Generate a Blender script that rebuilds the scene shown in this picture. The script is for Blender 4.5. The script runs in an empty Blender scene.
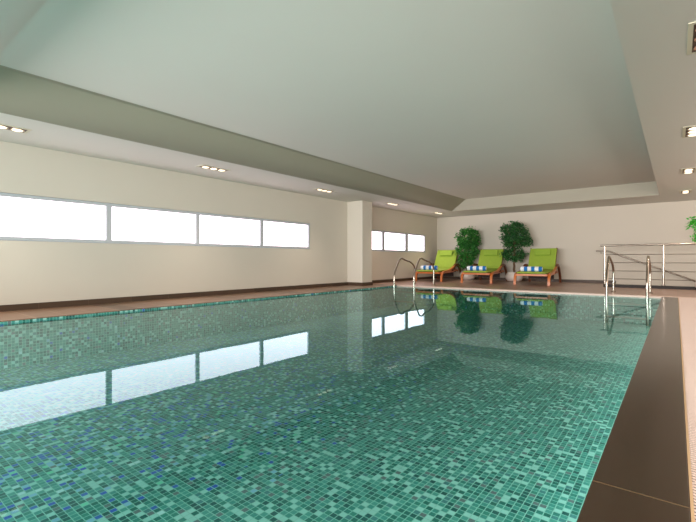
import bpy, bmesh, math, random
from mathutils import Vector, Matrix
random.seed(7)
PI = math.pi
scene = bpy.context.scene
C = scene.collection

# ------------------------------------------------------------------ materials
def srgb(r, g, b):
    f = lambda c: (c/255/12.92) if c/255 <= .04045 else ((c/255+.055)/1.055)**2.4
    return (f(r), f(g), f(b), 1)

class NT:
    def __init__(s, name):
        s.m = bpy.data.materials.new(name); s.m.use_nodes = True
        s.t = s.m.node_tree; s.t.nodes.clear()
        s.out = s.t.nodes.new('ShaderNodeOutputMaterial')
    def n(s, typ, **kw):
        nd = s.t.nodes.new(typ)
        for k, v in kw.items():
            if k.startswith('i_'):
                nd.inputs[k[2:].replace('_', ' ')].default_value = v
            else: setattr(nd, k, v)
        return nd
    def l(s, a, b): s.t.links.new(a, b)
    def math(s, op, a, b=None, c=None):
        nd = s.t.nodes.new('ShaderNodeMath'); nd.operation = op
        for i, v in enumerate((a, b, c)):
            if v is None: continue
            if isinstance(v, (int, float)): nd.inputs[i].default_value = v
            else: s.l(v, nd.inputs[i])
        return nd.outputs[0]
    def mix(s, f, a, b):
        nd = s.t.nodes.new('ShaderNodeMix'); nd.data_type = 'RGBA'
        for i, v in ((0, f), (6, a), (7, b)):
            if isinstance(v, (int, float, tuple)): nd.inputs[i].default_value = v
            else: s.l(v, nd.inputs[i])
        return nd.outputs[2]

def simple(name, col, rough=.5, metal=0, var=.06, scale=8, bump=0, bscale=200, spec=.5, emit=None, estr=0, trans=0):
    k = NT(name)
    p = k.n('ShaderNodeBsdfPrincipled')
    p.inputs['Roughness'].default_value = rough
    p.inputs['Metallic'].default_value = metal
    p.inputs['Specular IOR Level'].default_value = spec
    tc = k.n('ShaderNodeTexCoord')
    nz = k.n('ShaderNodeTexNoise'); nz.inputs['Scale'].default_value = scale; nz.inputs['Detail'].default_value = 3
    k.l(tc.outputs['Object'], nz.inputs['Vector'])
    c2 = tuple(max(0, c*(1-var*2)) for c in col[:3]) + (1,)
    c3 = tuple(min(1, c*(1+var*2)) for c in col[:3]) + (1,)
    k.l(k.mix(nz.outputs['Fac'], c2, c3), p.inputs['Base Color'])
    if bump:
        n2 = k.n('ShaderNodeTexNoise'); n2.inputs['Scale'].default_value = bscale
        k.l(tc.outputs['Object'], n2.inputs['Vector'])
        b = k.n('ShaderNodeBump'); b.inputs['Strength'].default_value = bump; b.inputs['Distance'].default_value = .002
        k.l(n2.outputs['Fac'], b.inputs['Height']); k.l(b.outputs['Normal'], p.inputs['Normal'])
    if emit:
        p.inputs['Emission Color'].default_value = emit; p.inputs['Emission Strength'].default_value = estr
    k.l(p.outputs[0], k.out.inputs[0])
    return k.m

def tiles(name, col, gcol, sx, sy, grout=.004, ox=0, oy=0, rough=.3, var=.25, ir=.1, cnoise=4):
    """large floor tiles laid on the XY plane, world aligned"""
    k = NT(name)
    p = k.n('ShaderNodeBsdfPrincipled')
    g = k.n('ShaderNodeNewGeometry')
    s = k.n('ShaderNodeSeparateXYZ'); k.l(g.outputs['Position'], s.inputs[0])
    u = k.math('DIVIDE', k.math('SUBTRACT', s.outputs[0], ox), sx)
    v = k.math('DIVIDE', k.math('SUBTRACT', s.outputs[1], oy), sy)
    fu = k.math('FRACT', u); fv = k.math('FRACT', v)
    du = k.math('MULTIPLY', k.math('MINIMUM', fu, k.math('SUBTRACT', 1, fu)), sx)
    dv = k.math('MULTIPLY', k.math('MINIMUM', fv, k.math('SUBTRACT', 1, fv)), sy)
    gm = k.math('LESS_THAN', k.math('MINIMUM', du, dv), grout/2)
    cell = k.n('ShaderNodeCombineXYZ'); k.l(k.math('FLOOR', u), cell.inputs[0]); k.l(k.math('FLOOR', v), cell.inputs[1])
    wn = k.n('ShaderNodeTexWhiteNoise'); k.l(cell.outputs[0], wn.inputs['Vector'])
    nz = k.n('ShaderNodeTexNoise'); nz.inputs['Scale'].default_value = cnoise; nz.inputs['Detail'].default_value = 5
    k.l(g.outputs['Position'], nz.inputs['Vector'])
    f = k.math('ADD', k.math('MULTIPLY', wn.outputs['Value'], .6), k.math('MULTIPLY', nz.outputs['Fac'], .4))
    c2 = tuple(c*(1-var) for c in col[:3])+(1,); c3 = tuple(min(1, c*(1+var)) for c in col[:3])+(1,)
    k.l(k.mix(gm, k.mix(f, c2, c3), gcol), p.inputs['Base Color'])
    k.l(k.math('ADD', rough, k.math('MULTIPLY', nz.outputs['Fac'], ir)), p.inputs['Roughness'])
    k.l(p.outputs[0], k.out.inputs[0])
    return k.m

def mosaic(name, ax, ay, pitch=.032, pearl=.24):
    k = NT(name)
    p = k.n('ShaderNodeBsdfPrincipled'); p.inputs['Roughness'].default_value = .35
    g = k.n('ShaderNodeNewGeometry')
    s = k.n('ShaderNodeSeparateXYZ'); k.l(g.outputs['Position'], s.inputs[0])
    u = k.math('DIVIDE', s.outputs[ax], pitch); v = k.math('DIVIDE', s.outputs[ay], pitch)
    fu = k.math('FRACT', u); fv = k.math('FRACT', v)
    e = k.math('MINIMUM', k.math('MINIMUM', fu, k.math('SUBTRACT', 1, fu)), k.math('MINIMUM', fv, k.math('SUBTRACT', 1, fv)))
    gm = k.math('LESS_THAN', e, .065)
    cell = k.n('ShaderNodeCombineXYZ'); k.l(k.math('FLOOR', u), cell.inputs[0]); k.l(k.math('FLOOR', v), cell.inputs[1])
    wn = k.n('ShaderNodeTexWhiteNoise', noise_dimensions='3D'); k.l(cell.outputs[0], wn.inputs['Vector'])
    r = k.n('ShaderNodeValToRGB'); r.color_ramp.interpolation = 'CONSTANT'
    el = r.color_ramp.elements
    T = MOSAIC
    el[0].position = 0; el[0].color = T[0][1]
    el[1].position = T[1][0]; el[1].color = T[1][1]
    for pos, c in T[2:]:
        x = el.new(pos); x.color = c
    k.l(wn.outputs['Value'], r.inputs[0])
    # blue / pearly tile colours stand in for iridescent sheen, thicker towards the window side
    w2 = k.n('ShaderNodeTexWhiteNoise', noise_dimensions='4D'); w2.inputs['W'].default_value = 5.3
    k.l(cell.outputs[0], w2.inputs['Vector'])
    dens = k.n('ShaderNodeMapRange'); dens.inputs[1].default_value = -1.6; dens.inputs[2].default_value = -2.8
    dens.inputs[3].default_value = 0; dens.inputs[4].default_value = pearl
    k.l(s.outputs[0], dens.inputs[0])
    nz = k.n('ShaderNodeTexNoise'); nz.inputs['Scale'].default_value = 1.6; k.l(g.outputs['Position'], nz.inputs['Vector'])
    thr = k.math('MULTIPLY', dens.outputs[0], k.math('MULTIPLY', nz.outputs['Fac'], 1.8))
    isb = k.math('LESS_THAN', w2.outputs['Value'], thr)
    rb = k.n('ShaderNodeValToRGB'); rb.color_ramp.interpolation = 'CONSTANT'
    e2 = rb.color_ramp.elements; e2[0].color = srgb(50, 96, 205); e2[0].position = 0
    e2[1].color = srgb(150, 200, 225); e2[1].position = .34
    for pos, c in ((.62, srgb(205, 235, 235)), (.78, srgb(60, 110, 200)), (.9, srgb(130, 225, 190))):
        x = e2.new(pos); x.color = c
    w3 = k.n('ShaderNodeTexWhiteNoise', noise_dimensions='4D'); w3.inputs['W'].default_value = 9.1
    k.l(cell.outputs[0], w3.inputs['Vector']); k.l(w3.outputs['Value'], rb.inputs[0])
    col = k.mix(isb, r.outputs[0], rb.outputs[0])
    k.l(k.mix(gm, col, GROUT), p.inputs['Base Color'])
    k.l(p.outputs[0], k.out.inputs[0])
    return k.m

MOSAIC = [(0, srgb(32, 118, 106)), (.14, srgb(72, 158, 146)), (.30, srgb(22, 98, 94)), (.42, srgb(88, 168, 155)),
          (.56, srgb(50, 140, 128)), (.68, srgb(78, 142, 142)), (.74, srgb(118, 126, 130)), (.79, srgb(172, 222, 212)),
          (.93, srgb(58, 146, 130))]
GROUT = srgb(160, 212, 198)

M = {}
M['wall'] = simple('painted_wall', srgb(212, 204, 190), .75, var=.015, scale=1.2, bump=.05, bscale=90)
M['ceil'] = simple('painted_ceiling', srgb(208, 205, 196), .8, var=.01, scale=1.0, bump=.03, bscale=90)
M['beam'] = simple('shaded_beam', srgb(156, 152, 134), .8, var=.01, scale=1.0)  # shade on the sloped recess face put into a darker ceiling tone
M['beam_far'] = simple('shaded_beam_far', srgb(174, 170, 154), .8, var=.01, scale=1.0)  # far recess face toned down in colour to stand in for shade
M['base'] = tiles('baseboard_tile', srgb(74, 55, 40), srgb(100, 82, 66), .6, .6, .004, rough=.45, var=.25)
M['deck'] = tiles('deck_tile', srgb(168, 136, 120), srgb(112, 98, 88), .6, .6, .004, ox=.03, oy=9.35, rough=.28, var=.12)
M['plank'] = tiles('left_coping_tile', srgb(124, 96, 76), srgb(176, 148, 124), 1.1, .3, .008, ox=-6.69, oy=0, rough=.3, var=.55, cnoise=9)  # tile tone spread widened to stand in for patchy gloss
M['coping'] = tiles('dark_coping_tile', srgb(54, 38, 24), srgb(104, 84, 58), 40, 1.55, .006, ox=-20, oy=-.14, rough=.16, var=.10, ir=.02, cnoise=3)
M['curb'] = simple('dark_curb', srgb(34, 25, 19), .6)
M['step'] = simple('stair_stone', srgb(140, 118, 100), .4)
M['grate'] = simple('grate_plastic', srgb(214, 190, 176), .45, var=.02)
M['grate_edge'] = simple('grate_edge', srgb(206, 170, 130), .4, var=.03)
M['void'] = simple('channel_dark', srgb(60, 46, 38), .7)
M['frame'] = simple('window_frame_aluminium', srgb(190, 196, 202), .35, metal=.2, var=.02)
M['steel'] = simple('polished_steel', srgb(176, 166, 154), .22, metal=1, var=.02)
M['steel2'] = simple('brushed_steel', srgb(142, 130, 118), .3, metal=1, var=.03)
M['green'] = simple('lime_cushion', srgb(150, 178, 60), .8, var=.05, scale=14, bump=.15, bscale=300)
M['green2'] = simple('lime_pillow', srgb(150, 182, 62), .8, var=.05, scale=14)
M['darkfab'] = simple('cushion_underside', srgb(60, 52, 30), .9)
M['fixture'] = simple('fixture_housing', srgb(70, 50, 38), .45, metal=.3)
M['fixtrim'] = simple('fixture_trim', srgb(196, 190, 166), .5, var=.02)
M['reflector'] = simple('lamp_reflector', srgb(225, 205, 190), .2, metal=1, var=.02)
M['bulb'] = simple('lamp_bulb', srgb(255, 240, 215), .5, emit=(1, .82, .6, 1), estr=1.5)
M['pot'] = simple('white_ceramic', srgb(232, 218, 206), .35, var=.02)
M['soil'] = simple('soil', srgb(50, 36, 26), .95, var=.3, scale=60, bump=.6)
M['bark'] = simple('bark', srgb(112, 88, 64), .85, var=.25, scale=40, bump=.4, bscale=120)
M['rubber'] = simple('rubber', srgb(30, 30, 30), .6)

def wood(name, a, b):
    k = NT(name); p = k.n('ShaderNodeBsdfPrincipled'); p.inputs['Roughness'].default_value = .35
    tc = k.n('ShaderNodeTexCoord'); mp = k.n('ShaderNodeMapping'); mp.inputs['Scale'].default_value = (30, 3, 30)
    k.l(tc.outputs['Object'], mp.inputs[0])
    nz = k.n('ShaderNodeTexNoise'); nz.inputs['Scale'].default_value = 2; nz.inputs['Detail'].default_value = 6
    k.l(mp.outputs[0], nz.inputs['Vector']); k.l(k.mix(nz.outputs['Fac'], a, b), p.inputs['Base Color'])
    k.l(p.outputs[0], k.out.inputs[0]); return k.m
M['wood'] = wood('orange_wood', srgb(168, 84, 34), srgb(226, 132, 62))
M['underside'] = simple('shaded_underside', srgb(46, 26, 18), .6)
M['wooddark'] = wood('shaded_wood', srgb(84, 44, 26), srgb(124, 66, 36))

def leafmat(name, a, b, c):
    k = NT(name); p = k.n('ShaderNodeBsdfPrincipled'); p.inputs['Roughness'].default_value = .4
    g = k.n('ShaderNodeNewGeometry')
    r = k.n('ShaderNodeValToRGB'); r.color_ramp.elements[0].color = a; r.color_ramp.elements[1].color = c
    x = r.color_ramp.elements.new(.6); x.color = b
    k.l(g.outputs['Random Per Island'], r.inputs[0]); k.l(r.outputs[0], p.inputs['Base Color'])
    tr = k.n('ShaderNodeBsdfTranslucent'); k.l(r.outputs[0], tr.inputs[0])
    mx = k.n('ShaderNodeMixShader'); mx.inputs[0].default_value = .2
    k.l(p.outputs[0], mx.inputs[1]); k.l(tr.outputs[0], mx.inputs[2]); k.l(mx.outputs[0], k.out.inputs[0]); return k.m
M['leaf'] = leafmat('ficus_leaves', srgb(20, 78, 28), srgb(44, 128, 44), srgb(98, 178, 78))
M['leafdark'] = leafmat('ficus_leaves_dark', srgb(16, 62, 30), srgb(34, 100, 44), srgb(78, 146, 74))
M['leafbright'] = leafmat('ficus_leaves_bright', srgb(30, 130, 30), srgb(60, 190, 50), srgb(120, 235, 90))

def towelmat():
    k = NT('striped_towel'); p = k.n('ShaderNodeBsdfPrincipled'); p.inputs['Roughness'].default_value = .95
    tc = k.n('ShaderNodeTexCoord'); s = k.n('ShaderNodeSeparateXYZ'); k.l(tc.outputs['Object'], s.inputs[0])
    f = k.math('FRACT', k.math('ADD', k.math('DIVIDE', s.outputs[0], .177), 5.5))
    m = k.math('GREATER_THAN', f, .53)
    k.l(k.mix(m, srgb(236, 240, 244), srgb(28, 116, 192)), p.inputs['Base Color'])
    nz = k.n('ShaderNodeTexNoise'); nz.inputs['Scale'].default_value = 250; k.l(tc.outputs['Object'], nz.inputs['Vector'])
    b = k.n('ShaderNodeBump'); b.inputs['Strength'].default_value = .4; b.inputs['Distance'].default_value = .004
    k.l(nz.outputs['Fac'], b.inputs['Height']); k.l(b.outputs['Normal'], p.inputs['Normal'])
    k.l(p.outputs[0], k.out.inputs[0]); return k.m
M['towel'] = towelmat()

def panemat():
    k = NT('daylit_window_pane'); e = k.n('ShaderNodeEmission')
    tc = k.n('ShaderNodeTexCoord'); s = k.n('ShaderNodeSeparateXYZ'); k.l(tc.outputs['Generated'], s.inputs[0])
    k.l(k.mix(s.outputs[2], (1, .83, .90, 1), (1, .82, .90, 1)), e.inputs[0]); e.inputs[1].default_value = PANE
    g = k.n('ShaderNodeBsdfGlossy'); g.inputs['Roughness'].default_value = .1; g.inputs[0].default_value = (.04, .04, .04, 1)
    a = k.n('ShaderNodeAddShader'); k.l(e.outputs[0], a.inputs[0]); k.l(g.outputs[0], a.inputs[1])
    k.l(a.outputs[0], k.out.inputs[0]); return k.m
PANE = 4.2
M['pane'] = panemat()

def watermat():
    k = NT('pool_water')
    fr = k.n('ShaderNodeFresnel'); fr.inputs[0].default_value = 1.33
    tr = k.n('ShaderNodeBsdfTransparent'); tr.inputs[0].default_value = (.86, .97, .97, 1)
    gl = k.n('ShaderNodeBsdfGlossy'); gl.inputs['Roughness'].default_value = 0.0; gl.inputs[0].default_value = (.62, .86, .88, 1)
    g = k.n('ShaderNodeNewGeometry')
    nz = k.n('ShaderNodeTexNoise'); nz.inputs['Scale'].default_value = 1.6; nz.inputs['Detail'].default_value = 2.5
    k.l(g.outputs['Position'], nz.inputs['Vector'])
    b = k.n('ShaderNodeBump'); b.inputs['Strength'].default_value = .1; b.inputs['Distance'].default_value = .006
    k.l(nz.outputs['Fac'], b.inputs['Height']); k.l(b.outputs['Normal'], gl.inputs['Normal'])
    mx = k.n('ShaderNodeMixShader'); k.l(fr.outputs[0], mx.inputs[0])
    k.l(tr.outputs[0], mx.inputs[1]); k.l(gl.outputs[0], mx.inputs[2]); k.l(mx.outputs[0], k.out.inputs[0])
    return k.m
M['water'] = watermat()

# ------------------------------------------------------------------ mesh helpers
def obj(name, bm, mat, parent=None, smooth=False, loc=None):
    me = bpy.data.meshes.new(name)
    bmesh.ops.recalc_face_normals(bm, faces=bm.faces[:])
    bm.to_mesh(me); bm.free()
    for mt in (mat if isinstance(mat, (list, tuple)) else [mat]): me.materials.append(mt)
    if smooth:
        for p in me.polygons: p.use_smooth = True
        me.set_sharp_from_angle(angle=math.radians(40))
    o = bpy.data.objects.new(name, me); C.objects.link(o)
    if parent: o.parent = parent
    if loc: o.location = loc
    return o

def rawobj(name, bm, mat, **kw):
    me = bpy.data.meshes.new(name); bm.to_mesh(me); bm.free(); me.materials.append(mat)
    o = bpy.data.objects.new(name, me); C.objects.link(o)
    for k, v in kw.items(): o[k] = v
    return o

def tag(o, label=None, cat=None, group=None, kind=None):
    if label: o['label'] = label
    if cat: o['category'] = cat
    if group: o['group'] = group
    if kind: o['kind'] = kind
    return o

def thing(name, label, cat, loc=(0, 0, 0), rz=0, group=None):
    o = bpy.data.objects.new(name, None); C.objects.link(o); o.empty_display_size = .1
    o.location = loc; o.rotation_euler = (0, 0, rz)
    return tag(o, label, cat, group)

def copy_tree(o, parent=None):
    c = o.copy(); C.objects.link(c)
    if parent: c.parent = parent
    for ch in [x for x in bpy.data.objects if x.parent == o]:
        copy_tree(ch, c)
    return c

def box(bm, x0, x1, y0, y1, z0, z1, bev=0, mi=0):
    vs = [bm.verts.new((x, y, z)) for x in (x0, x1) for y in (y0, y1) for z in (z0, z1)]
    F = [(0, 1, 3, 2), (4, 6, 7, 5), (0, 4, 5, 1), (2, 3, 7, 6), (0, 2, 6, 4), (1, 5, 7, 3)]
    fs = [bm.faces.new([vs[i] for i in f]) for f in F]
    for f in fs: f.material_index = mi
    if bev:
        es = list({e for f in fs for e in f.edges})
        bmesh.ops.bevel(bm, geom=es, offset=bev, segments=2, affect='EDGES', profile=.6)

def B(*a, bev=0):
    bm = bmesh.new(); box(bm, *a, bev=bev); return bm

def catmull(pts, n=6):
    pts = [Vector(p) for p in pts]
    P = [2*pts[0]-pts[1]] + pts + [2*pts[-1]-pts[-2]]
    out = []
    for i in range(1, len(P)-2):
        for j in range(n):
            t = j/n
            out.append(.5*((2*P[i]) + (P[i+1]-P[i-1])*t + (2*P[i-1]-5*P[i]+4*P[i+1]-P[i+2])*t*t + (-P[i-1]+3*P[i]-3*P[i+1]+P[i+2])*t**3))
    out.append(pts[-1]); return out

def tube(bm, pts, r, seg=10, mi=0, cap=True):
    pts = [Vector(p) for p in pts]; rings = []; n0 = None
    for i, p in enumerate(pts):
        t = (pts[min(i+1, len(pts)-1)] - pts[max(i-1, 0)]).normalized()
        if n0 is None:
            n0 = t.orthogonal().normalized()
        n0 = (n0 - t*n0.dot(t)).normalized(); b = t.cross(n0)
        rr = r[i] if isinstance(r, (list, tuple)) else r
        rings.append([bm.verts.new(p + rr*(math.cos(2*PI*k/seg)*n0 + math.sin(2*PI*k/seg)*b)) for k in range(seg)])
    for a, c in zip(rings, rings[1:]):
        for k in range(seg):
            f = bm.faces.new((a[k], a[(k+1) % seg], c[(k+1) % seg], c[k])); f.material_index = mi
    if cap:
        bm.faces.new(rings[0][::-1]); bm.faces.new(rings[-1])

def ribbon(bm, prof, x0, x1, th, mi=0):
    """bent-wood strip: (y,z) profile with thickness th, spanning x0..x1"""
    P = [Vector((0, y, z)) for y, z in prof]; rings = []
    for i, p in enumerate(P):
        t = (P[min(i+1, len(P)-1)]-P[max(i-1, 0)]).normalized()
        n = Vector((0, -t.z, t.y))
        a, b = p+n*th/2, p-n*th/2
        rings.append([bm.verts.new((x, q.y, q.z)) for x, q in ((x0, a), (x1, a), (x1, b), (x0, b))])
    for a, c in zip(rings, rings[1:]):
        for k in range(4): bm.faces.new((a[k], a[(k+1) % 4], c[(k+1) % 4], c[k]))
    bm.faces.new(rings[0][::-1]); bm.faces.new(rings[-1])

def lathe(bm, prof, seg=28):
    rings = [[bm.verts.new((r*math.cos(2*PI*k/seg), r*math.sin(2*PI*k/seg), z)) for k in range(seg)] for r, z in prof]
    for a, c in zip(rings, rings[1:]):
        for k in range(seg): bm.faces.new((a[k], a[(k+1) % seg], c[(k+1) % seg], c[k]))
    bm.faces.new(rings[0][::-1]); bm.faces.new(rings[-1])

def struct(name, bm, m, **kw):
    return tag(obj(name, bm, m, **kw), kind='structure')

# ------------------------------------------------------------------ dimensions
WX = -6.68      # window wall
RX = 2.3        # right wall
FY = 13.6       # far wall
BY = -2.6       # wall behind
CZ = 2.15       # soffit height
PX0, PX1, PY1, PY0 = -5.65, -.195, 9.2, -1.2   # pool
PD = -.52       # pool floor
WZ = -.03       # water level

# walls -------------------------------------------------------------
def wall_with_windows():
    bm = bmesh.new()
    T = .22
    z0, z1 = .90, 1.505
    wins = [(1.18, 7.05), (8.9, 12.72)]
    box(bm, WX-T, WX, BY, FY+.2, -.3, z0); box(bm, WX-T, WX, BY, FY+.2, z1, 2.75)
    ys = [BY] + [v for w in wins for v in w] + [FY+.2]
    for a, b in zip(ys[0::2], ys[1::2]): box(bm, WX-T, WX, a, b, z0, z1)
    return bm
struct('wall_left', wall_with_windows(), M['wall'])
bm = bmesh.new(); box(bm, WX, RX, FY, FY+.2, -2.2, 2.75)
struct('wall_back', bm, M['wall'])
# right and near walls (near wall has an opening added for the fill light)
bm = bmesh.new(); box(bm, RX, RX+.2, BY, FY+.2, -2.2, 2.75)
struct('wall_right', bm, M['wall'])
bm = bmesh.new()
box(bm, WX, RX, BY-.2, BY, -.3, .3); box(bm, WX, RX, BY-.2, BY, 2.1, 2.75)
box(bm, WX, -5.9, BY-.2, BY, .3, 2.1); box(bm, 1.5, RX, BY-.2, BY, .3, 2.1)
struct('wall_front', bm, M['wall'])
# pillar stepping out of window wall
bm = bmesh.new(); box(bm, WX, -6.2, 8.45, 8.87, 0, CZ)
struct('wall_pillar', bm, M['wall'])

# ceiling with recessed tray -----------------------------------------
def ceiling():
    bm = bmesh.new()
    prof = [(0, CZ), (.385, 2.435), (.405, 2.45), (.425, 2.462), (.45, 2.470), (.48, 2.473)]
    X0, X1, Y0, Y1 = -5.40, -.30, .56, 12.0
    rings = []
    for o, z in prof:
        rings.append([bm.verts.new(p) for p in ((X0+o, Y0+o, z), (X1, Y0+o, z), (X1, Y1, z), (X0+o, Y1, z))])
    for i, (a, b) in enumerate(zip(rings, rings[1:])):
        for k in range(4):
            f = bm.faces.new((a[k], a[(k+1) % 4], b[(k+1) % 4], b[k]))
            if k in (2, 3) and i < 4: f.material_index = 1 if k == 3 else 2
    bm.faces.new(rings[-1])
    O = [bm.verts.new(p) for p in ((WX, BY, CZ), (RX, BY, CZ), (RX, FY, CZ), (WX, FY, CZ))]
    a = rings[0]
    for k in range(4): bm.faces.new((O[k], O[(k+1) % 4], a[(k+1) % 4], a[k]))
    # slab above closes the volume
    T = [bm.verts.new((v.co.x, v.co.y, 2.75)) for v in O]
    for k in range(4): bm.faces.new((O[k], O[(k+1) % 4], T[(k+1) % 4], T[k]))
    bm.faces.new(T)
    return bm
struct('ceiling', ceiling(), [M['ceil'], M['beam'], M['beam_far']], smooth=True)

# floor ---------------------------------------------------------------
SX0, SX1, SY0, SY1 = -1.30, RX, 11.88, 13.6       # stair well
GR = .25                                           # right grate outer edge
bm = bmesh.new()
z0 = -.12
box(bm, WX, SX0, 9.38, FY, z0, 0)
box(bm, SX0, RX, 9.38, SY0, z0, 0)
box(bm, GR+.03, RX, BY, 9.38, z0, 0)
box(bm, PX0-.12, GR+.03, BY, PY0-.3, z0, 0)
struct('floor', bm, M['deck'])
bm = bmesh.new(); box(bm, WX, PX0-.1, BY, 9.38, z0, 0); box(bm, PX0-.1, PX0+.004, PY0, 9.2, -.01, 0)
struct('floor_window_side', bm, M['plank'])
bm = bmesh.new(); box(bm, PX0, .03, PY0-.3, PY0, z0, 0)
struct('trim_1', bm, M['coping'])
bm = bmesh.new(); box(bm, PX1, .03, PY0, 9.2, z0, 0, bev=.004)
struct('trim_2', bm, M['coping'])
# grates
def grate(x0, x1, y0, y1, along_y, name, label):
    t = thing(name, label, 'drain grate', ((x0+x1)/2, (y0+y1)/2, 0))
    cx, cy = (x0+x1)/2, (y0+y1)/2
    a, b, c, d = x0-cx, x1-cx, y0-cy, y1-cy
    bm = bmesh.new()
    if along_y:
        e = .007; box(bm, a, a+e, c, d, -.03, .001); box(bm, b-e, b, c, d, -.03, .001)
    else:
        e = .03; box(bm, a, b, c, c+e, -.034, .001); box(bm, a, b, d-.012, d, -.034, .001)
    obj('edge_strip', bm, M['grate_edge'] if along_y else M['grate'], t)
    obj('channel', B(a, b, c+.001, d, -.034, -.022), M['void'], t)
    bm = bmesh.new(); p = .019
    if along_y:
        n = int((d-c)/p)
        for i in range(n): box(bm, a+e, b-e, c+i*p+.001, c+i*p+.0095, -.022, -.002, mi=1); box(bm, a+e, b-e, c+i*p, c+i*p+.0105, -.002, 0)  # dark rib bodies put the shade of the gaps into the colour
    else:
        n = int((b-a)/.02)
        for i in range(n): box(bm, a+i*.02, a+i*.02+.014, c+e, d-.012, -.022, 0)
    tag(obj('slats', bm, [M['grate'], M['void']], t), kind='stuff')
    return t
grate(.03, GR+.03, PY0, 9.2, True, 'overflow_grate', 'long pale ribbed drain grate beside the dark brown pool coping')
grate(PX0, GR+.03, 9.2, 9.38, False, 'overflow_grate', 'pale drain grate strip along the far end of the pool')

# pool basin
bm = bmesh.new(); box(bm, PX0, PX1, PY0, PY1, PD-.1, PD)
struct('pool_floor', bm, mosaic('mosaic_floor', 0, 1))
bm = bmesh.new(); box(bm, PX0-.1, PX0, PY0, PY1, PD, -.0105); 
struct('pool_wall_left', bm, mosaic('mosaic_side', 1, 2, pearl=.03))
bm = bmesh.new(); box(bm, PX1, PX1+.1, PY0, PY1, PD, z0)
box(bm, PX1-.0015, PX1, PY0, PY1, PD, -.012)
struct('pool_wall_right', bm, mosaic('mosaic_side_right', 1, 2))
bm = bmesh.new(); box(bm, PX0, PX1, PY1, PY1+.1, PD, -.036); box(bm, PX0, PX1, PY0-.1, PY0, PD, z0)
box(bm, PX0, PX1, PY1-.0015, PY1, PD, -.036)
struct('pool_wall_end', bm, mosaic('mosaic_end', 0, 2, pearl=.03))
bm = bmesh.new()
vs = [bm.verts.new(p) for p in ((PX0, PY0, WZ), (PX1-.002, PY0, WZ), (PX1-.002, PY1-.002, WZ), (PX0, PY1-.002, WZ))]
bm.faces.new(vs)
w = obj('pool_water', bm, M['water']); tag(w, 'still clear turquoise water filling the mosaic-tiled swimming pool', 'water', kind='stuff')

# baseboards
H = .08
bm = bmesh.new(); box(bm, WX, WX+.015, BY, 8.45, 0, H); box(bm, WX, WX+.015, 8.87, FY, 0, H)
box(bm, WX+.015, -6.185, 8.435, 8.45, 0, H); box(bm, -6.2, -6.185, 8.45, 8.87, 0, H)
box(bm, WX+.015, -6.185, 8.87, 8.885, 0, H)
struct('baseboard_left', bm, M['base'])
bm = bmesh.new(); box(bm, WX+.015, SX0, FY-.015, FY, 0, H)
struct('baseboard_back', bm, M['base'])

# stair well: curb and steps going down to the right
bm = bmesh.new(); box(bm, SX0-.08, RX, 11.74, 11.88, 0, .065); box(bm, SX0-.08, SX0-.0, 11.88, 11.9, 0, .065)
struct('trim_3', bm, M['curb'])
bm = bmesh.new()
for i in range(9):
    box(bm, SX0+i*.34, SX0+(i+1)*.34 if i < 8 else RX, SY0, SY1, -2.2, -.145*(i+1))
box(bm, SX0-.1, SX0, SY0, SY1, -2.2, -.12); box(bm, SX0, RX, SY0-.1, SY0, -2.2, -.12)
struct('stairs', bm, M['step'])

# windows ---------------------------------------------------------------
def window(name, y0, y1, panes, zf0=.905, zf1=1.5):
    bm = bmesh.new()
    xa, xb = WX-.10, WX+.006
    f = .032
    box(bm, xa, xb, y0, y1, zf0, zf0+f+.012); box(bm, xa, xb, y0, y1, zf1-f-.012, zf1)
    edges = [y0] + [v for p in panes for v in p] + [y1]
    for a, b in zip(edges[0::2], edges[1::2]): box(bm, xa, xb, a, b, zf0+f+.012, zf1-f-.012)
    fr = struct(name, bm, M['frame'])
    for a, b in panes:
        obj('pane', B(WX-.05, WX-.03, a-.003, b+.003, zf0+f+.009, zf1-f-.009), M['pane'], fr)
    return fr
window('window_1', 1.19, 7.04, [(1.25, 2.64), (2.72, 4.12), (4.19, 5.57), (5.655, 6.985)])
window('window_2', 8.91, 12.71, [(8.95, 10.07), (10.2, 11.38), (11.55, 12.64)])
# window frame added around the unseen fill light behind the viewer
bm = bmesh.new()
box(bm, -5.89, 1.49, BY-.12, BY-.02, .3, .36); box(bm, -5.89, 1.49, BY-.12, BY-.02, 2.04, 2.1)
for i in range(5):
    x = -5.89+i*(7.32/4); box(bm, x, x+.06, BY-.12, BY-.02, .36, 2.04)
w3 = struct('fill_window', bm, M['frame'])

# light fixtures ---------------------------------------------------------
def make_fixture():
    t = thing('recessed_spotlight', 'x', 'ceiling light')
    L, W = .228, .076
    bm = bmesh.new(); tr = .028
    box(bm, -W-tr, -W, -L-tr, L+tr, -.006, 0); box(bm, W, W+tr, -L-tr, L+tr, -.006, 0)
    box(bm, -W, W, -L-tr, -L, -.006, 0); box(bm, -W, W, L, L+tr, -.006, 0)
    obj('trim_frame', bm, M['fixtrim'], t)
    obj('housing', B(-W, W, -L, L, -.006, -.001), M['fixture'], t)
    for i in (-1, 0, 1):
        bm = bmesh.new()
        lathe(bm, [(.062, -.012), (.068, -.012), (.068, -.004), (.066, -.004), (.050, -.006)][:4], 20)
        s = obj('spot_ring', bm, M['reflector'], t, smooth=True, loc=(0, i*.15, 0))
        bm = bmesh.new(); lathe(bm, [(.030, -.022), (.05, -.016), (.056, -.0065)], 18)
        obj('bulb', bm, M['bulb'], s)
    return t
fx = make_fixture()
LY = [1.25, 3.98, 6.71, 9.44, 12.17]
RY = [3.66, 6.28, 9.02, 11.72]
llab = ['ceiling spotlight strip over the nearest long window, first from the left edge',
        'triple ceiling spotlight over the second and third panes of the long window',
        'triple ceiling spotlight just before the wall pillar, near the end of the long window',
        'triple ceiling spotlight beyond the pillar, above the small far window',
        'small bright ceiling spotlight near the far left corner, beyond the small window']
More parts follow.
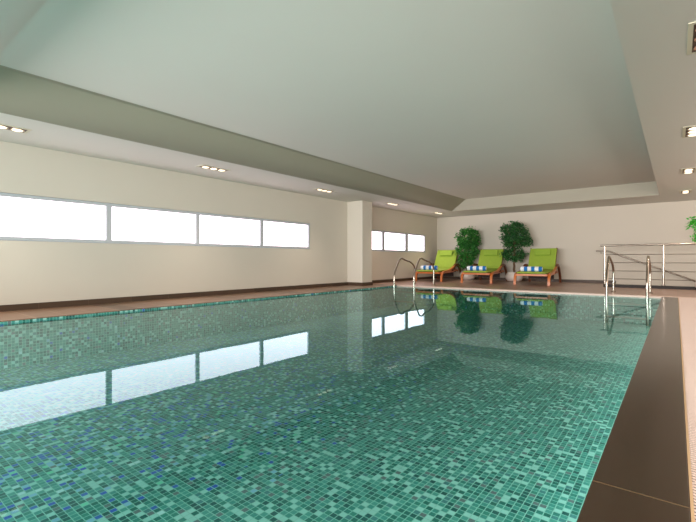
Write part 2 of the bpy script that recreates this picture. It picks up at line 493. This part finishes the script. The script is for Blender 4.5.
rlab = ['nearest triple spotlight in the right ceiling, cut off by the right edge',
        'bright spotlight in the right ceiling, second from the nearest',
        'spotlight in the right ceiling, third from the nearest',
        'farthest spotlight in the right ceiling, closest to the railing wall']
allfx = []
for i, (x, y, lab, g) in enumerate([(-5.93, y, l, 'ceiling spotlights along the window side') for y, l in zip(LY, llab)] +
                                [(.165, y, l, 'ceiling spotlights along the right side') for y, l in zip(RY, rlab)]):
    o = fx if i == 0 else copy_tree(fx)
    o.location = (x, y, CZ); o['label'] = lab; o['group'] = g; allfx.append(o)

def lamp(name, typ, loc, energy, col, parent=None, rot=(0, 0, 0), **kw):
    d = bpy.data.lights.new(name, typ); d.energy = energy; d.color = col
    for k, v in kw.items(): setattr(d, k, v)
    o = bpy.data.objects.new(name, d); C.objects.link(o); o.location = loc; o.rotation_euler = rot
    if parent: o.parent = parent
    return o
for o in allfx:
    lamp('lamp', 'SPOT', (0, 0, -.03), 64, (1, .82, .68), parent=o, spot_size=math.radians(104), spot_blend=1, shadow_soft_size=.05)
for y in (-.8,):
    lamp('lamp_side', 'SPOT', (.18, y+1.65, CZ-.03), 64, (1, .82, .68), spot_size=math.radians(104), spot_blend=1, shadow_soft_size=.05)
# added soft fill at the unseen opening behind the viewer
lamp('rear_fill', 'AREA', (-2.2, BY+.02, 1.2), 300, (1, .97, .95), rot=(math.radians(90), 0, 0), spread=math.radians(95), shape='RECTANGLE', size=7.2, size_y=1.6)
# added warm fill along the unseen right wall, which has no window
lamp('right_fill', 'AREA', (RX-.02, 8.6, 1.2), 95, (1, .84, .74), rot=(math.radians(90), 0, math.radians(90)), shape='RECTANGLE', size=8.5, size_y=1.6)

lamp('underwater_fill', 'AREA', (PX1-.01, 4.2, -.27), 23, (.74, 1, .95), rot=(math.radians(90), 0, math.radians(90)), shape='RECTANGLE', size=9.6, size_y=.3)  # added fill to brighten the basin, hidden on the right pool wall
lamp('underwater_fill_near', 'AREA', (-2.9, PY0+.02, -.27), 64, (.80, .98, .97), rot=(math.radians(90), 0, 0), shape='RECTANGLE', size=5.2, size_y=.36)  # second added basin fill, out of view at the near end
# ladders ------------------------------------------------------------------
def ladder(x0, x1, label, h=.69):
    t = thing('pool_ladder', label, 'pool ladder', ((x0+x1)/2, 9.38, 0))
    hw = (x1-x0)/2
    for s in (-hw, hw):
        bm = bmesh.new()
        low = [(8.95, -.5), (8.95, -.2), (8.95, .12), (8.952, .25)]
        pr = [(8.955, .26), (9.0, .36), (9.09, .50), (9.20, .64), (9.27, h-.01), (9.36, h-.005), (9.52, h-.05), (9.75, .60), (9.92, .52), (9.99, .44), (10.0, .30), (10.0, 0.0)]
        pts = [(s, y-9.38, z) for y, z in low] + catmull([(s, y-9.38, z) for y, z in pr], 5)
        tube(bm, pts, .021, 12)
        rail = obj('handrail', bm, M['steel'], t, smooth=True)
        bm = bmesh.new(); lathe(bm, [(.045, .002), (.045, .012), (.024, .022)], 20)
        obj('flange', bm, M['steel2'], rail, smooth=True, loc=(s, .62, 0))
    for z in (-.14, -.38):
        bm = bmesh.new(); box(bm, -hw, hw, -.47, -.39, z-.015, z+.01, bev=.004)
        obj('step', bm, M['steel2'], t)
    return t
ladder(-5.575, -5.01, 'curved steel pool ladder at the far left corner by the first lounger')
ladder(-1.0, -.395, 'curved steel pool ladder at the far right corner before the railing', .71)

# railing --------------------------------------------------------------------
RYY = 11.81
t = thing('stair_railing', 'steel guard railing with horizontal wires on a dark curb', 'railing', (-1.4, RYY, .065))
bm = bmesh.new(); tube(bm, [(-.05, 0, .935), (RX-.02+1.4, 0, .935)], .022, 12)
obj('top_rail', bm, M['steel2'], t, smooth=True)
for x in (-1.36, -.22, .92, 2.06):
    bm = bmesh.new(); tube(bm, [(x+1.4, 0, 0), (x+1.4, 0, .915)], .024, 12)
    p = obj('post', bm, M['steel'], t, smooth=True)
    bm = bmesh.new(); tube(bm, [(x+1.4, 0, .001), (x+1.4, 0, .012)], .048, 16); obj('base_flange', bm, M['steel2'], p)
for z in (.135, .325, .52, .715):
    bm = bmesh.new(); tube(bm, [(.04, 0, z), (RX-.02+1.4, 0, z)], .007, 8)
    obj('wire', bm, M['steel2'], t, smooth=True)
# wall handrail down the stairs
t = thing('wall_handrail', 'steel handrail on the back wall sloping down behind the guard railing', 'handrail', (-1.77, 13.53, .9))
bm = bmesh.new()
pts = catmull([(0, 0, 0), (.15, 0, 0), (.27, 0, -.005), (.36, 0, -.03), (.6, 0, -.135), (1.2, 0, -.385), (2.2, 0, -.80), (3.9, 0, -1.51)], 5)
tube(bm, pts, .021, 12); obj('rail', bm, M['steel2'], t, smooth=True)
for x, z in ((.12, 0), (1.2, -.385), (2.3, -.842), (3.3, -1.26)):
    bm = bmesh.new(); tube(bm, catmull([(x, 0, z-.015), (x, .01, z-.06), (x, .068, z-.07)], 4), .008, 8)
    obj('bracket', bm, M['steel2'], t, smooth=True)

# loungers --------------------------------------------------------------------
def slab_path(bm, prof, hw, th, cross=6, puff=.012):
    """cushion following a (y,z) profile, rounded edges"""
    P = [Vector((0, y, z)) for y, z in prof]; rings = []
    n = len(P)
    for i, p in enumerate(P):
        t = (P[min(i+1, n-1)]-P[max(i-1, 0)]).normalized(); nn = Vector((0, -t.z, t.y))
        e = 1 if 0 < i < n-1 else .55
        ring = []
        m = 20
        for k in range(m):
            a = 2*PI*k/m
            ca, sa = math.cos(a), math.sin(a)
            x = (abs(ca)**.22)*(1 if ca >= 0 else -1)*hw*(1 if e == 1 else .985)
            q = (abs(sa)**.45)*(1 if sa >= 0 else -1)*th/2*e
            v = p + nn*(q + th/2); ring.append(bm.verts.new((x, v.y, v.z)))
        rings.append(ring)
    for a, c in zip(rings, rings[1:]):
        for k in range(len(a)): bm.faces.new((a[k], a[(k+1) % len(a)], c[(k+1) % len(a)], c[k]))
    bm.faces.new(rings[0][::-1]); bm.faces.new(rings[-1])

def arc2(pts, n=6): return [(v.y, v.z) for v in catmull([(0, y, z) for y, z in pts], n)]

def make_lounger():
    t = thing('sun_lounger', 'x', 'sun lounger')
    hw = .355
    bm = bmesh.new()
    slab_path(bm, arc2([(-1.05, .292), (-.5, .298), (0, .31), (.2, .325), (.33, .35)]), hw, .055)
    obj('seat_cushion', bm, M['green'], t, smooth=True)
    bm = bmesh.new()
    slab_path(bm, arc2([(.335, .375), (.40, .47), (.52, .68), (.64, .87), (.70, .965)]), hw, .055)
    bk = obj('back_cushion', bm, M['green'], t, smooth=True)
    bm = bmesh.new()
    slab_path(bm, arc2([(.505, .775), (.54, .83), (.575, .888), (.60, .93)]), .21, .06)
    obj('head_pillow', bm, M['green2'], t, smooth=True)
    # strap of the pillow over the top edge
    # side rails of the seat and of the backrest
    for s in (-1, 1):
        bm = bmesh.new()
        ribbon(bm, arc2([(-1.03, .262), (-.4, .268), (.1, .29), (.4, .32), (.6, .30)]), s*.365-.018, s*.365+.018, .05)
        obj('side_rail', bm, M['wood'], t)
        bm = bmesh.new()
        ribbon(bm, [(.33, .33), (.70, .965), (.715, .99)], s*.345-.016, s*.345+.016, .045)
        obj('backrest_rail', bm, M['wooddark'], t)
        bm = bmesh.new()
        ribbon(bm, arc2([(-.95, 0), (-.94, .12), (-.90, .22), (-.76, .285), (-.3, .33), (.05, .42), (.28, .50)]), s*.412-.03, s*.412+.03, .055)
        obj('front_leg', bm, M['wood'], t)
        bm = bmesh.new()
        ribbon(bm, arc2([(-.02, .325), (.12, .44), (.30, .51), (.50, .48), (.68, .34), (.80, .16), (.86, 0)]), s*.412-.03, s*.412+.03, .055)
        obj('rear_leg', bm, M['wooddark'], t)
    for y, z, m in ((-1.02, .262, 'wood'), (-.1, .26, 'wooddark'), (.42, .28, 'wooddark')):
        obj('crossbar', B(-.365, .365, y-.02, y+.02, z-.025, z+.025, bev=.004), M[m], t)
    bm = bmesh.new()
    for i in range(11): box(bm, -.345, .345, -.96+i*.12, -.90+i*.12, .276+.0022*i, .290+.0022*i)
    obj('slats', bm, M['wooddark'], t)
    obj('shade_panel', B(-.33, .33, .30, .315, .12, .30), M['underside'], t)  # dark panel added in place of the shade under the seat
    return t
lg = make_lounger()
LO = [(-5.98, 12.40, 4, 'lime green cushioned wooden lounger in the far left corner, behind the pool ladder'),
      (-4.49, 12.40, 4, 'lime green cushioned wooden lounger between the two potted ficus trees'),
      (-2.99, 12.36, 3, 'rightmost lime green cushioned wooden lounger, beside the bare back wall')]
TL = ['blue and white striped rolled towel on the lounger in the far left corner',
      'blue and white striped rolled towel on the middle lounger between the ficus trees',
      'blue and white striped rolled towel on the rightmost lounger']
def towel():
    bm = bmesh.new(); L = .265; seg = 26; R = .062
    xs = [-L, -L+.012, -L+.03, 0, L-.03, L-.012, L]; rs = [R-.012, R-.002, R, R+.001, R, R-.002, R-.012]
    tube(bm, [(x, 0, 0) for x in xs], rs, seg)
    # spiral edge of the roll showing on the ends, and the loose outer flap
    for s in (-1, 1):
        sp = [(s*(L+.001), (.006+.045*k/40)*math.cos(k*.45), (.006+.045*k/40)*math.sin(k*.45)) for k in range(41)]
        tube(bm, sp, .004, 6)
    ribs = [(R+.002)*1.0]
    pr = [( (R+.003)*math.cos(a), (R+.003)*math.sin(a)) for a in [math.radians(d) for d in range(200, 330, 12)]]
    ribbon(bm, pr, -L+.01, L-.01, .007)
    return bm
tw = obj('rolled_towel', towel(), M['towel'], smooth=True)
for i, (x, y, r, lab) in enumerate(LO):
    o = lg if i == 0 else copy_tree(lg)
    o.location = (x, y, 0); o.rotation_euler = (0, 0, math.radians(r)); o['label'] = lab; o['group'] = 'lime green sun loungers along the back wall'
    q = tw if i == 0 else tw.copy()
    if i: C.objects.link(q)
    off = Matrix.Rotation(math.radians(r), 3, 'Z') @ Vector((-.03, -.82, .417))
    q.location = Vector((x, y, 0))+off; q.rotation_euler = (0, 0, math.radians(r))
    tag(q, TL[i], 'towel', 'striped towel rolls on the loungers')

# ficus trees -------------------------------------------------------------------
def leaf(bm, p, rng, s):
    d = Vector((rng.gauss(0, 1), rng.gauss(0, 1), rng.gauss(-.35, .7))).normalized()
    u = d.orthogonal().normalized(); u.rotate(Matrix.Rotation(rng.uniform(0, 2*PI), 3, d)); n = d.cross(u)
    L, W = s, s*.42
    a = bm.verts.new(p); b = bm.verts.new(p+d*L*.45+u*W*.5+n*W*.15); c = bm.verts.new(p+d*L-n*W*.2); e = bm.verts.new(p+d*L*.45-u*W*.5+n*W*.15)
    m = bm.verts.new(p+d*L*.5-n*W*.08)
    bm.faces.new((a, b, m)); bm.faces.new((b, c, m)); bm.faces.new((c, e, m)); bm.faces.new((e, a, m))

def ficus(loc, label, clusters, mat, trunk_top, seed, ls=.085):
    rng = random.Random(seed)
    t = thing('potted_ficus', label, 'potted plant', loc, 0)
    bm = bmesh.new()
    lathe(bm, [(.13, 0), (.19, .02), (.245, .09), (.255, .15), (.235, .22), (.20, .265), (.20, .28), (.18, .28), (.18, .25)], 32)
    obj('pot', bm, M['pot'], t, smooth=True)
    bm = bmesh.new(); lathe(bm, [(.179, .235), (.179, .252), (.05, .262)], 24); obj('soil', bm, M['soil'], t)
    bm = bmesh.new()
    for k in range(3):
        pts = []
        for j in range(25):
            z = .25+(trunk_top-.25)*j/24; a = j*.55+k*2*PI/3
            pts.append((.022*math.cos(a), .022*math.sin(a), z))
        tube(bm, pts, .016, 7)
    for cx, cy, cz, rx, rz_, n in clusters:
        for j in range(7):
            a = rng.uniform(0, 2*PI); e = Vector((cx+rx*.75*math.cos(a), cy+rx*.75*math.sin(a), cz+rng.uniform(-.4, .7)*rz_))
            st = Vector((0, 0, min(trunk_top, max(.3, cz-rz_*.6))))
            mid = (st+e)/2+Vector((0, 0, -.03))
            tube(bm, catmull([st, mid, e], 4), [.009-.0007*i for i in range(9)], 5)
    obj('trunk', bm, M['bark'], t, smooth=True)
    bm = bmesh.new()
    for cx, cy, cz, rx, rz_, n in clusters:
        # little sprays of leaves spread through an uneven ball
        nb = n//14
        for j in range(nb):
            v = Vector((rng.gauss(0, 1), rng.gauss(0, 1), rng.gauss(0, 1))).normalized()
            r = rng.uniform(.45, 1.0)**.6
            if rng.random() < .08: r *= 1.12
            c = Vector((cx+v.x*rx*r, cy+v.y*rx*r, cz+v.z*rz_*r))
            for q in range(14):
                leaf(bm, c+Vector((rng.gauss(0, .035), rng.gauss(0, .035), rng.gauss(0, .03))), rng, ls*rng.uniform(.6, 1.1))
    me = bpy.data.meshes.new('foliage'); bm.to_mesh(me); bm.free(); me.materials.append(mat)
    o = bpy.data.objects.new('foliage', me); C.objects.link(o); o.parent = t
    return t
ficus((-5.36, 13.12, 0), 'dense bushy ficus tree in white pot between the left and middle loungers',
      [(.03, -.02, 1.36, .37, .37, 2400), (.02, -.02, .96, .35, .36, 2200), (-.10, 0, .60, .28, .2, 700)], M['leaf'], 1.2, 3)
ficus((-3.85, 13.02, 0), 'two-tiered ficus tree in white pot between the middle and right loungers',
      [(0, 0, 1.50, .40, .30, 2000), (.03, 0, 1.24, .47, .20, 1500), (-.02, 0, .82, .38, .19, 1300)], M['leafdark'], 1.4, 5)
t = ficus((.56, 11.25, 0), 'bright green potted tree behind the railing, cut off by the right edge',
      [(0, 0, 1.42, .33, .19, 1500), (.02, 0, 1.12, .28, .14, 800)], M['leafbright'], 1.3, 8)

# ------------------------------------------------------------------ camera + world
cam = bpy.data.cameras.new('camera'); co = bpy.data.objects.new('camera', cam); C.objects.link(co)
cam.sensor_width = 36; cam.lens = 416/696*36; cam.clip_start = .02
cam.shift_y = -(261-260)/696
co.location = (0, 0, .65); co.rotation_euler = (math.radians(90), 0, math.radians(38.25))
scene.camera = co
w = bpy.data.worlds.new('world'); scene.world = w; w.use_nodes = True
bg = w.node_tree.nodes['Background']; bg.inputs[0].default_value = (.75, .85, 1, 1); bg.inputs[1].default_value = 1.0
scene.view_settings.view_transform = 'Standard'
scene.view_settings.look = 'None'
scene.view_settings.exposure = 0
